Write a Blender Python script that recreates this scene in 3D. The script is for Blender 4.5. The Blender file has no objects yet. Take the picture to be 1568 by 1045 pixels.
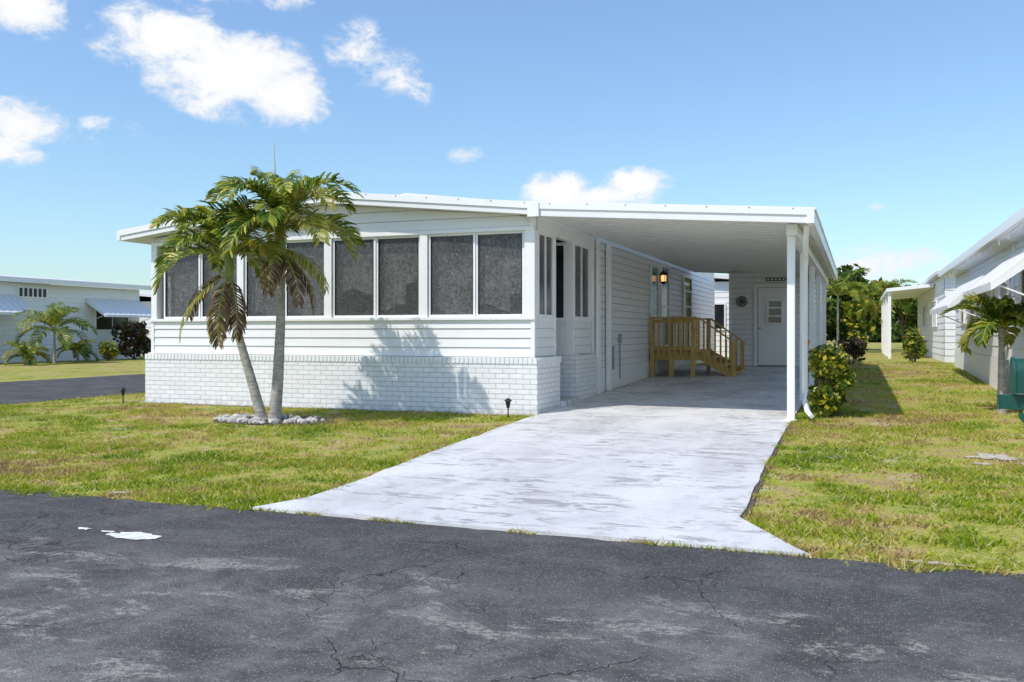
import bpy, bmesh, math, random
import numpy as np
from mathutils import Vector, Matrix
random.seed(7); rng=np.random.default_rng(7)
scene=bpy.context.scene
scene.view_settings.view_transform='Standard'
scene.view_settings.look='None'
scene.view_settings.exposure=0

# ------------------------------------------------------------ node helpers
def new_mat(name):
    m=bpy.data.materials.new(name); m.use_nodes=True
    nt=m.node_tree
    for n in list(nt.nodes): nt.nodes.remove(n)
    out=nt.nodes.new('ShaderNodeOutputMaterial')
    b=nt.nodes.new('ShaderNodeBsdfPrincipled')
    nt.links.new(b.outputs[0],out.inputs[0])
    return m,nt,b,out
def N(nt,t,**kw):
    n=nt.nodes.new(t)
    for k,v in kw.items(): setattr(n,k,v)
    return n
def setin(nt,sock,v):
    if v is None: return
    if isinstance(v,bpy.types.NodeSocket): nt.links.new(v,sock)
    else: sock.default_value=v
def math_(nt,op,a,b=None,c=None,clamp=False):
    n=N(nt,'ShaderNodeMath',operation=op,use_clamp=clamp)
    setin(nt,n.inputs[0],a)
    if b is not None: setin(nt,n.inputs[1],b)
    if c is not None: setin(nt,n.inputs[2],c)
    return n.outputs[0]
def noise(nt,vec,scale,detail=4,rough=.55,dist=0):
    n=N(nt,'ShaderNodeTexNoise'); n.inputs['Scale'].default_value=scale
    n.inputs['Detail'].default_value=detail; n.inputs['Roughness'].default_value=rough
    n.inputs['Distortion'].default_value=dist
    nt.links.new(vec,n.inputs['Vector']); return n.outputs['Fac']
def ramp(nt,fac,stops):
    n=N(nt,'ShaderNodeValToRGB'); cr=n.color_ramp
    while len(cr.elements)<len(stops): cr.elements.new(.5)
    for e,(p,c) in zip(cr.elements,stops):
        e.position=p; e.color=(c[0],c[1],c[2],1) if not isinstance(c,(int,float)) else (c,c,c,1)
    setin(nt,n.inputs[0],fac); return n.outputs[0]
def sstep(nt,fac,a,b):
    n=N(nt,'ShaderNodeMapRange',interpolation_type='SMOOTHSTEP')
    setin(nt,n.inputs[0],fac); n.inputs[1].default_value=a; n.inputs[2].default_value=b
    return n.outputs[0]
def mix(nt,fac,a,b,mode='MIX'):
    n=N(nt,'ShaderNodeMix',data_type='RGBA',blend_type=mode)
    setin(nt,n.inputs[0],fac)
    for s,v in ((n.inputs[6],a),(n.inputs[7],b)):
        if isinstance(v,(tuple,list)): v=(v[0],v[1],v[2],1)
        setin(nt,s,v)
    return n.outputs[2]
def bump(nt,b,h,strength=.3,dist=.01):
    n=N(nt,'ShaderNodeBump'); n.inputs['Strength'].default_value=strength; n.inputs['Distance'].default_value=dist
    nt.links.new(h,n.inputs['Height']); nt.links.new(n.outputs[0],b.inputs['Normal'])
def obj_co(nt):
    return N(nt,'ShaderNodeTexCoord').outputs['Object']
def scaled(nt,vec,s):
    n=N(nt,'ShaderNodeMapping'); n.inputs['Scale'].default_value=s; nt.links.new(vec,n.inputs[0]); return n.outputs[0]

def simple(name,col,rough=.6,var=.12,scale=3,bmp=0,bscale=40,metal=0,spec=.5,stretch=None,det=3):
    m,nt,b,o=new_mat(name); co=obj_co(nt)
    if stretch: co=scaled(nt,co,stretch)
    f=noise(nt,co,scale,det,.6)
    d=tuple(c*(1-var) for c in col); l=tuple(min(1,c*(1+var)) for c in col)
    nt.links.new(ramp(nt,f,[(.3,d),(.7,l)]),b.inputs['Base Color'])
    b.inputs['Roughness'].default_value=rough; b.inputs['Metallic'].default_value=metal
    b.inputs['Specular IOR Level'].default_value=spec
    if bmp: bump(nt,b,noise(nt,co,bscale,2),bmp)
    return m

M={}
M['white']=simple('white_painted_metal',(.83,.83,.82),.4,.03,2)
M['trim']=simple('white_trim',(.87,.87,.86),.4,.03,5)
def mat_siding(name,c):
    m,nt,b,o=new_mat(name); co=obj_co(nt)
    f=noise(nt,scaled(nt,co,(.6,.6,3)),2,3)
    g=noise(nt,scaled(nt,co,(6,6,.8)),3,3)
    c1=ramp(nt,f,[(.3,tuple(x*.94 for x in c)),(.7,c)])
    c2=mix(nt,sstep(nt,g,.55,.85),c1,tuple(x*.88 for x in c))
    nt.links.new(c2,b.inputs['Base Color']); b.inputs['Roughness'].default_value=.5
    return m
M['siding']=mat_siding('vinyl_siding',(.85,.85,.835))
M['siding_n']=mat_siding('neighbour_siding',(.84,.84,.84))
M['lapshade']=simple('siding_lap_painted_shade',(.48,.48,.49),.8,.1,3)  # grey for lap undersides; shade below each lap painted into the colour
def mat_brick():
    m,nt,b,o=new_mat('white_painted_brick'); co=obj_co(nt)
    sp=N(nt,'ShaderNodeSeparateXYZ'); nt.links.new(co,sp.inputs[0])
    cb=N(nt,'ShaderNodeCombineXYZ')
    nt.links.new(math_(nt,'ADD',sp.outputs[0],sp.outputs[1]),cb.inputs[0]); nt.links.new(sp.outputs[2],cb.inputs[1])
    nz=noise(nt,co,6,3)
    br=N(nt,'ShaderNodeTexBrick'); nt.links.new(cb.outputs[0],br.inputs[0])
    br.inputs['Scale'].default_value=1; br.inputs['Brick Width'].default_value=.215; br.inputs['Row Height'].default_value=.075
    br.inputs['Mortar Size'].default_value=.0065; br.inputs['Mortar Smooth'].default_value=.5
    br.inputs['Color1'].default_value=(.86,.86,.85,1); br.inputs['Color2'].default_value=(.79,.79,.785,1)
    br.inputs['Mortar'].default_value=(.52,.52,.52,1)
    c=mix(nt,.18,br.outputs['Color'],ramp(nt,nz,[(.3,.74),(.7,.88)]))
    low=sstep(nt,sp.outputs[2],.18,-.02)
    dirt=math_(nt,'MULTIPLY',low,sstep(nt,noise(nt,co,9,4),.35,.65))
    c=mix(nt,math_(nt,'MULTIPLY',dirt,.6),c,(.42,.38,.31))
    nt.links.new(c,b.inputs['Base Color']); b.inputs['Roughness'].default_value=.6
    h=math_(nt,'ADD',math_(nt,'MULTIPLY',br.outputs['Fac'],-1),math_(nt,'MULTIPLY',noise(nt,co,30,2),.35))
    bump(nt,b,h,.7,.008)
    return m
M['brick']=mat_brick()

def mat_concrete():
    m,nt,b,o=new_mat('white_painted_concrete'); co=obj_co(nt)
    big=noise(nt,scaled(nt,co,(1.3,.55,1)),.9,4,.65,.6)
    c=ramp(nt,big,[(.36,(.56,.555,.54)),(.50,(.67,.665,.65)),(.62,(.74,.735,.72))])
    # tyre scuffs: short smears
    s=noise(nt,scaled(nt,co,(1.6,4.6,1)),1.7,5,.75,.9)
    msk=noise(nt,co,1.1,2)
    sf=math_(nt,'MULTIPLY',sstep(nt,s,.50,.60),sstep(nt,msk,.43,.54))
    c=mix(nt,math_(nt,'MULTIPLY',sf,.72),c,(.25,.24,.225))
    s2=noise(nt,co,5.2,5,.8,.3)
    c=mix(nt,math_(nt,'MULTIPLY',sstep(nt,s2,.54,.66),.5),c,(.38,.365,.34))
    c=mix(nt,math_(nt,'MULTIPLY',sstep(nt,noise(nt,co,70,2),.58,.70),.35),c,(.36,.35,.34))
    nt.links.new(c,b.inputs['Base Color']); b.inputs['Roughness'].default_value=.6
    bump(nt,b,noise(nt,co,90,2),.25,.004)
    return m
M['concrete']=mat_concrete()

def mat_asphalt():
    m,nt,b,o=new_mat('asphalt'); co=obj_co(nt)
    sp=N(nt,'ShaderNodeSeparateXYZ'); nt.links.new(co,sp.inputs[0])
    mid=noise(nt,co,1.5,7,.75,.3)
    base=ramp(nt,mid,[(.38,(.072,.070,.068)),(.5,(.12,.117,.111)),(.6,(.18,.175,.165))])
    band=sstep(nt,math_(nt,'ADD',sp.outputs[1],math_(nt,'MULTIPLY',math_(nt,'SUBTRACT',mid,.5),1.6)),3.75,4.2)
    base=mix(nt,math_(nt,'MULTIPLY',band,.6),base,(.055,.055,.058))
    w=noise(nt,scaled(nt,co,(.9,1.7,1)),2.0,7,.75,.5)
    wf=math_(nt,'MULTIPLY',sstep(nt,w,.53,.61),math_(nt,'SUBTRACT',1,math_(nt,'MULTIPLY',band,.8)))
    fine=noise(nt,co,38,3,.75)
    wf=math_(nt,'MULTIPLY',wf,sstep(nt,fine,.38,.60))
    base=mix(nt,math_(nt,'MULTIPLY',wf,.8),base,(.38,.365,.33))
    v=N(nt,'ShaderNodeTexVoronoi'); v.inputs['Scale'].default_value=75; nt.links.new(co,v.inputs[0])
    rr=N(nt,'ShaderNodeSeparateXYZ'); nt.links.new(v.outputs['Color'],rr.inputs[0])
    spk=math_(nt,'MULTIPLY',sstep(nt,v.outputs['Distance'],.5,.2),sstep(nt,rr.outputs[0],.45,.8))
    base=mix(nt,math_(nt,'MULTIPLY',spk,.40),base,(.45,.44,.41))
    drk=sstep(nt,fine,.53,.66)
    base=mix(nt,math_(nt,'MULTIPLY',drk,.4),base,(.035,.035,.035))
    nn=N(nt,'ShaderNodeTexNoise'); nn.inputs['Scale'].default_value=3; nn.inputs['Detail'].default_value=5; nt.links.new(co,nn.inputs[0])
    va=N(nt,'ShaderNodeVectorMath',operation='MULTIPLY_ADD'); nt.links.new(nn.outputs['Color'],va.inputs[0]); va.inputs[1].default_value=(.45,.45,.45); nt.links.new(co,va.inputs[2])
    def crack(s,w,lo,hi,ms):
        vo=N(nt,'ShaderNodeTexVoronoi',feature='DISTANCE_TO_EDGE'); vo.inputs['Scale'].default_value=s; nt.links.new(va.outputs[0],vo.inputs[0])
        f=sstep(nt,vo.outputs['Distance'],w,w*.2)
        return math_(nt,'MULTIPLY',f,sstep(nt,noise(nt,co,ms,2),lo,hi))
    ck=math_(nt,'MAXIMUM',crack(.8,.0042,.45,.54,.9),crack(2.6,.008,.54,.62,.9))
    base=mix(nt,math_(nt,'MULTIPLY',ck,.75),base,(.02,.02,.02))
    nt.links.new(base,b.inputs['Base Color']); b.inputs['Roughness'].default_value=.9
    b.inputs['Specular IOR Level'].default_value=.15
    h=math_(nt,'SUBTRACT',math_(nt,'ADD',noise(nt,co,110,1),spk),math_(nt,'MULTIPLY',ck,3))
    bump(nt,b,h,.7,.005)
    return m
M['asphalt']=mat_asphalt()

def grass_color(nt,co):
    a=noise(nt,co,.6,2,.6,.3); bb=noise(nt,co,2.6,5,.8,.2)
    f=math_(nt,'ADD',math_(nt,'MULTIPLY',a,.42),math_(nt,'MULTIPLY',bb,.58))
    return ramp(nt,f,[(.38,(.13,.22,.012)),(.45,(.27,.35,.022)),(.50,(.43,.45,.05)),(.535,(.52,.40,.12)),(.575,(.46,.31,.16)),(.63,(.34,.24,.13))])
def mat_ground():
    m,nt,b,o=new_mat('lawn_ground'); co=obj_co(nt)
    col=grass_color(nt,co)
    col=mix(nt,.42,col,ramp(nt,noise(nt,co,24,4,.8),[(.38,(.08,.09,.015)),(.62,(.56,.47,.22))]))
    sd=sstep(nt,noise(nt,co,1.7,4,.7),.57,.64)
    col=mix(nt,math_(nt,'MULTIPLY',sd,.6),col,(.56,.46,.34))
    nt.links.new(col,b.inputs['Base Color']); b.inputs['Roughness'].default_value=.95
    b.inputs['Specular IOR Level'].default_value=.1
    bump(nt,b,noise(nt,co,45,2,.7),.8,.03)
    return m
M['ground']=mat_ground()
def mat_blades():
    m,nt,b,o=new_mat('grass_blades'); co=obj_co(nt)
    nt.nodes.remove(b)
    col=grass_color(nt,co)
    at=N(nt,'ShaderNodeAttribute',attribute_name='rnd')
    v=ramp(nt,at.outputs['Fac'],[(0,(.5,.62,.45)),(.5,(1.0,1.05,.95)),(1,(1.2,1.2,1.1))])
    col=mix(nt,1,col,v,'MULTIPLY')
    col=mix(nt,sstep(nt,at.outputs['Fac'],.74,.94),col,(.62,.54,.24))
    df=N(nt,'ShaderNodeBsdfDiffuse'); nt.links.new(col,df.inputs[0])
    tr=N(nt,'ShaderNodeBsdfTranslucent'); nt.links.new(col,tr.inputs[0])
    ms=N(nt,'ShaderNodeMixShader'); ms.inputs[0].default_value=.35
    nt.links.new(df.outputs[0],ms.inputs[1]); nt.links.new(tr.outputs[0],ms.inputs[2]); nt.links.new(ms.outputs[0],o.inputs[0])
    return m
M['blades']=mat_blades()

def mat_leaf(name,stops,trans=.3,rough=.38,spec=.45):
    m,nt,b,o=new_mat(name)
    g=N(nt,'ShaderNodeNewGeometry')
    col=ramp(nt,g.outputs['Random Per Island'],stops)
    nt.links.new(col,b.inputs['Base Color']); b.inputs['Roughness'].default_value=rough
    b.inputs['Specular IOR Level'].default_value=spec
    tr=N(nt,'ShaderNodeBsdfTranslucent'); nt.links.new(col,tr.inputs[0])
    ms=N(nt,'ShaderNodeMixShader'); ms.inputs[0].default_value=trans
    nt.links.new(b.outputs[0],ms.inputs[1]); nt.links.new(tr.outputs[0],ms.inputs[2]); nt.links.new(ms.outputs[0],o.inputs[0])
    return m
M['palm']=mat_leaf('palm_leaf',[(0,(.04,.10,.010)),(.4,(.12,.21,.016)),(.72,(.28,.34,.03)),(1,(.58,.52,.07))],.4)
M['palm_y']=mat_leaf('palm_leaf_old',[(0,(.18,.22,.02)),(.6,(.40,.38,.05)),(1,(.50,.42,.12))],.4)
M['palm_dead']=mat_leaf('palm_leaf_dead',[(0,(.08,.05,.028)),(.6,(.20,.125,.065)),(1,(.34,.23,.12))],.1,.8,.1)
M['bush']=mat_leaf('shrub_leaf',[(0,(.04,.09,.012)),(.4,(.10,.18,.02)),(.65,(.30,.32,.02)),(1,(.72,.58,.05))])
M['tree']=mat_leaf('tree_leaf',[(0,(.02,.045,.010)),(.5,(.06,.11,.018)),(1,(.17,.22,.035))],.2,.6,.2)
M['redleaf']=mat_leaf('red_leaf',[(0,(.03,.025,.02)),(.5,(.08,.035,.025)),(.7,(.04,.06,.02)),(1,(.09,.12,.03))],.2,.5)
M['bark']=simple('palm_bark',(.38,.35,.30),.9,.38,9,.7,30,stretch=(1,1,3))
M['barkd']=simple('tree_bark',(.12,.09,.07),.9,.3,9,.6,30)
M['gshaft']=simple('palm_crownshaft',(.24,.30,.07),.5,.2,6)
M['rach']=simple('palm_rachis',(.34,.34,.07),.5,.2,6)
M['mulch']=simple('mulch',(.12,.085,.06),.95,.5,30,.9,60)
M['rock']=simple('white_rock',(.50,.48,.44),.85,.35,8,.6,25)
M['black']=simple('black_metal',(.02,.02,.022),.4,.1,5)
M['grey']=simple('grey_metal',(.35,.36,.37),.45,.1,5)
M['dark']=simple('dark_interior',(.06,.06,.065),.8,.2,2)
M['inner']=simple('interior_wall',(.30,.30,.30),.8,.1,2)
def mat_curtain():
    m,nt,b,o=new_mat('lace_curtain'); co=obj_co(nt)
    f=noise(nt,co,24,4,.85); g=noise(nt,co,3.2,2)
    q=math_(nt,'ADD',math_(nt,'MULTIPLY',f,.75),math_(nt,'MULTIPLY',g,.25))
    nt.links.new(ramp(nt,q,[(.42,(.14,.14,.14)),(.5,(.42,.42,.41)),(.58,(.78,.78,.76))]),b.inputs['Base Color']); b.inputs['Roughness'].default_value=.9
    return m
M['curtain']=mat_curtain()
M['wood']=simple('pressure_treated_wood',(.56,.36,.11),.65,.28,5,.3,30,stretch=(6,6,1))
M['green']=simple('green_mailbox_paint',(.012,.085,.06),.35,.1,4)
M['orange']=simple('orange_reflector',(.8,.16,.02),.3,.05,4)
M['turq']=simple('turquoise_glass',(.12,.34,.38),.15,.15,3)
M['roofgrey']=simple('grey_roof',(.70,.70,.70),.6,.08,1)
M['bronze']=simple('bronze_plaque',(.30,.26,.20),.5,.3,12)
M['peb']=simple('pebble_bed',(.33,.30,.26),.95,.45,40,1,70)
M['sand']=simple('bare_sand',(.50,.44,.36),.95,.35,14,.8,50)
M['patch']=simple('white_paint_spot',(.72,.72,.70),.8,.3,22)
def mat_glass(name,col,rough=.06):
    m,nt,b,o=new_mat(name); co=obj_co(nt)
    nt.links.new(ramp(nt,noise(nt,scaled(nt,co,(1,1,.6)),1.7,3),[(.35,tuple(c*.5 for c in col)),(.7,tuple(c*1.6 for c in col))]),b.inputs['Base Color'])
    b.inputs['Roughness'].default_value=rough; b.inputs['Specular IOR Level'].default_value=.6
    return m
M['glass']=mat_glass('window_glass',(.03,.033,.036))
M['frost']=mat_glass('side_window_glass',(.09,.10,.105),.12)
def mat_screen():
    m,nt,b,o=new_mat('window_insect_screen'); co=obj_co(nt)
    b.inputs['Roughness'].default_value=.3; b.inputs['Specular IOR Level'].default_value=.35
    f=noise(nt,co,60,2,.8)
    c=ramp(nt,f,[(.40,(.05,.052,.055)),(.6,(.20,.20,.20))])
    nt.links.new(c,b.inputs['Base Color'])
    t=N(nt,'ShaderNodeBsdfTransparent')
    ms=N(nt,'ShaderNodeMixShader'); ms.inputs[0].default_value=.42
    nt.links.new(t.outputs[0],ms.inputs[1]); nt.links.new(b.outputs[0],ms.inputs[2]); nt.links.new(ms.outputs[0],o.inputs[0])
    return m
M['screen']=mat_screen()
def mat_emit():
    m,nt,b,o=new_mat('lit_lamp_glass')
    b.inputs['Base Color'].default_value=(.9,.6,.3,1)
    b.inputs['Emission Color'].default_value=(1,.55,.2,1); b.inputs['Emission Strength'].default_value=1.3
    return m
M['lamp']=mat_emit()

# ------------------------------------------------------------ mesh builder
class MB:
    def __init__(s): s.v=[];s.f=[];s.m=[];s.mats=[]
    def mi(s,k):
        if k not in s.mats: s.mats.append(k)
        return s.mats.index(k)
    def face(s,pts,k):
        i=len(s.v); s.v+= [tuple(p) for p in pts]; s.f.append(tuple(range(i,i+len(pts)))); s.m.append(s.mi(k))
    def mesh(s,vs,fs,k):
        i=len(s.v); s.v+=[tuple(p) for p in vs]; mi=s.mi(k)
        for f in fs: s.f.append(tuple(i+a for a in f)); s.m.append(mi)
    def box(s,x0,x1,y0,y1,z0,z1,k):
        x0,x1=min(x0,x1),max(x0,x1); y0,y1=min(y0,y1),max(y0,y1); z0,z1=min(z0,z1),max(z0,z1)
        v=[(x0,y0,z0),(x1,y0,z0),(x1,y1,z0),(x0,y1,z0),(x0,y0,z1),(x1,y0,z1),(x1,y1,z1),(x0,y1,z1)]
        s.mesh(v,[(0,3,2,1),(4,5,6,7),(0,1,5,4),(1,2,6,5),(2,3,7,6),(3,0,4,7)],k)
    def slab(s,top,th,k):
        n=len(top); v=list(top)+[(p[0],p[1],p[2]-th) for p in top]
        f=[tuple(range(n)),tuple(reversed(range(n,2*n)))]+[(i,i+n,(i+1)%n+n,(i+1)%n) for i in range(n)]
        s.mesh(v,f,k)
    def tube(s,pts,rad,k,seg=10,cap=True):
        pts=[Vector(p) for p in pts]; vs=[];fs=[]
        if isinstance(rad,(int,float)): rad=[rad]*len(pts)
        for i,p in enumerate(pts):
            d=(pts[min(i+1,len(pts)-1)]-pts[max(i-1,0)]).normalized()
            a=d.cross(Vector((0,0,1)));
            if a.length<.1: a=d.cross(Vector((0,1,0)))
            a.normalize(); b=d.cross(a)
            for j in range(seg):
                t=2*math.pi*j/seg; vs.append(p+(a*math.cos(t)+b*math.sin(t))*rad[i])
        for i in range(len(pts)-1):
            for j in range(seg):
                fs.append((i*seg+j,i*seg+(j+1)%seg,(i+1)*seg+(j+1)%seg,(i+1)*seg+j))
        if cap: fs.append(tuple(reversed(range(seg)))); fs.append(tuple(range((len(pts)-1)*seg,len(pts)*seg)))
        s.mesh(vs,fs,k)
    def obj(s,name,parent=None,smooth=False,bevel=0):
        me=bpy.data.meshes.new(name); me.from_pydata(s.v,[],s.f)
        for k in s.mats: me.materials.append(M[k])
        me.polygons.foreach_set('material_index',s.m)
        if smooth: me.polygons.foreach_set('use_smooth',[True]*len(s.f))
        me.update()
        o=bpy.data.objects.new(name,me); scene.collection.objects.link(o)
        if parent:
            o.parent=parent; o.matrix_parent_inverse=Matrix.Translation(parent.location).inverted()
        if bevel:
            bv=o.modifiers.new('bevel','BEVEL'); bv.width=bevel; bv.segments=2; bv.limit_method='ANGLE'
        return o
def empty(name,loc):
    o=bpy.data.objects.new(name,None); o.location=loc; o.empty_display_size=.3; scene.collection.objects.link(o); return o
def WB(mb,ax,sg,c,u0,u1,n0,n1,z0,z1,k):
    if ax=='y': mb.box(u0,u1,c+sg*n0,c+sg*n1,z0,z1,k)
    else: mb.box(c+sg*n0,c+sg*n1,u0,u1,z0,z1,k)
def siding(mb,ax,sg,c,z0,z1,u0,u1,k='siding',pitch=.135,lip=.018,line=None):
    z=z0
    def P(u,n,zz): return (u,c+sg*n,zz) if ax=='y' else (c+sg*n,u,zz)
    while z<z1-1e-4:
        zt=min(z+pitch,z1)
        a0,a1=(line(z) if line else (u0,u1)); b0,b1=(line(zt) if line else (u0,u1))
        if a1-a0<.02: break
        if b1<b0: b0=b1=(b0+b1)/2
        q=[P(a0,lip,z+.010),P(a1,lip,z+.010),P(b1,0.002,zt),P(b0,0.002,zt)]
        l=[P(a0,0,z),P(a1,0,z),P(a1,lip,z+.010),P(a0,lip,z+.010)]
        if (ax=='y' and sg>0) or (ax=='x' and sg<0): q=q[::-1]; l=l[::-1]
        mb.face(q,k); mb.face(l,'lapshade' if k=='siding' else k)
        z=zt
def window(mb,ax,sg,c,u0,u1,z0,z1,glass='glass',fr='trim',fw=.05,mul=0,hmul=0):
    WB(mb,ax,sg,c,u0,u1,.0,.05,z0,z0+fw,fr); WB(mb,ax,sg,c,u0,u1,.0,.05,z1-fw,z1,fr)
    WB(mb,ax,sg,c,u0,u0+fw,.0,.048,z0+fw,z1-fw,fr); WB(mb,ax,sg,c,u1-fw,u1,.0,.048,z0+fw,z1-fw,fr)
    WB(mb,ax,sg,c,u0+fw,u1-fw,.005,.022,z0+fw,z1-fw,glass)
    for i in range(mul):
        u=u0+(u1-u0)*(i+1)/(mul+1); WB(mb,ax,sg,c,u-.018,u+.018,.022,.042,z0+fw,z1-fw,fr)
    for i in range(hmul):
        z=z0+(z1-z0)*(i+1)/(hmul+1); WB(mb,ax,sg,c,u0+fw,u1-fw,.022,.040,z-.018,z+.018,fr)

# ------------------------------------------------------------ terrain
def sm(a,b,x): t=max(0,min(1,(x-a)/(b-a))); return t*t*(3-2*t)
def gz(x,y): return .0256*max(0,min(11.7,y-12.3))*sm(-10,-5,x)
xs=[-900,-400,-200,-100,-60,-40,-30,-25]+[-20+i for i in range(46)]+[30,40,60,100,200,400,900]
ys=[-300,-100,-40,-15]+[-5,0,2,3,4,5.05,6,7,8,9,10,11,12.3,13.5,15,16.5,18,20,22,24,26,28,30,34,40,50,70,100,200,400,1200]
vs=[(x,y,gz(x,y)) for y in ys for x in xs]; nx=len(xs)
fs=[(j*nx+i,j*nx+i+1,(j+1)*nx+i+1,(j+1)*nx+i) for j in range(len(ys)-1) for i in range(nx-1)]
mb=MB(); mb.mesh(vs,fs,'ground'); mb.obj('lawn_ground')

RE=5.05
mb=MB()
front=[]
x=-90.0
while x<90:
    step=.16 if -12<x<6 else 4
    front.append((x,RE+(random.uniform(-.035,.03) if -12<x<6 else 0),.006)); x+=step
front.append((90,RE,.006))
for a,b in zip(front[:-1],front[1:]):
    mb.face([(a[0],-7,.006),(b[0],-7,.006),b,a],'asphalt')
mb.obj('asphalt_road')
mb=MB(); 
for y0,y1 in ((RE+.0,14),(14,40),(40,120)):
    mb.face([(-19.4,y0+(.01 if y0<10 else 0),.006),(-13.3,y0+(.01 if y0<10 else 0),.006),(-13.3,y1,.006),(-19.4,y1,.006)],'asphalt')
mb.obj('side_street')
def blob(mb,cx,cy,rx,ry,z,k,n=22,lo=.6):
    pp=[]
    for i in range(n):
        t=2*math.pi*i/n; r=random.uniform(lo,1.1); pp.append((cx+rx*r*math.cos(t),cy+ry*r*math.sin(t),z))
    mb.face(pp,k)
mb=MB()
blob(mb,-3.95,4.13,.20,.095,.011,'patch',34,.7); blob(mb,-4.40,4.18,.06,.03,.011,'patch'); blob(mb,-4.2,4.17,.06,.018,.011,'patch')
mb.obj('paint_spot')
mb=MB()
SAND=[(1.22,9.75,.30,.24),(1.05,9.2,.10,.08),(1.42,9.3,.14,.07),(-5.15,5.22,.10,.06),(.35,5.14,.2,.045),(-6.9,5.15,.2,.05),(1.9,7.6,.2,.1)]
for a,b,c,d in SAND:
    blob(mb,a,b,c,d,.009,'sand',30,.35)
mb.obj('bare_sand_patches')

# driveway
LE=[(5.05,-3.82),(5.5,-3.68),(6.1,-3.72),(7.8,-3.92),(9.4,-4.06),(11,-4.24),(12.28,-4.32)]
RR=[(5.0,-.22),(5.35,-.42),(5.9,-.71),(7,-.74),(9,-.79),(12.28,-.84)]
def interp(tab,y):
    if y<=tab[0][0]: return tab[0][1]
    for (a,b),(c,d) in zip(tab[:-1],tab[1:]):
        if y<=c: return b+(d-b)*(y-a)/(c-a)
    return tab[-1][1]
mb=MB()
yy=[5.05,5.2,5.5,5.9]+[6.2+i*.3 for i in range(20)]+[12.3]
L=[(interp(LE,y)+(random.uniform(-.02,.02) if y>5.3 else 0),y,.024) for y in yy]; R=[(interp(RR,y)+random.uniform(-.01,.01),y,.024) for y in yy]
L[-1]=(-4.33,12.3,.024); R[-1]=(-.84,12.3,.024)
L.append((-4.33,24.2,.324)); R.append((-.80,24.2,.324)); 
for i in range(len(L)-1):
    mb.face([L[i],R[i],R[i+1],L[i+1]],'concrete')
    mb.face([(L[i][0],L[i][1],L[i][2]-.1),L[i],L[i+1],(L[i+1][0],L[i+1][1],L[i+1][2]-.1)],'concrete')
    mb.face([R[i],(R[i][0],R[i][1],R[i][2]-.1),(R[i+1][0],R[i+1][1],R[i+1][2]-.1),R[i+1]],'concrete')
mb.face([(L[0][0],L[0][1],-.05),(R[0][0],R[0][1],-.05),R[0],L[0]],'concrete')
mb.obj('concrete_driveway')

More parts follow.
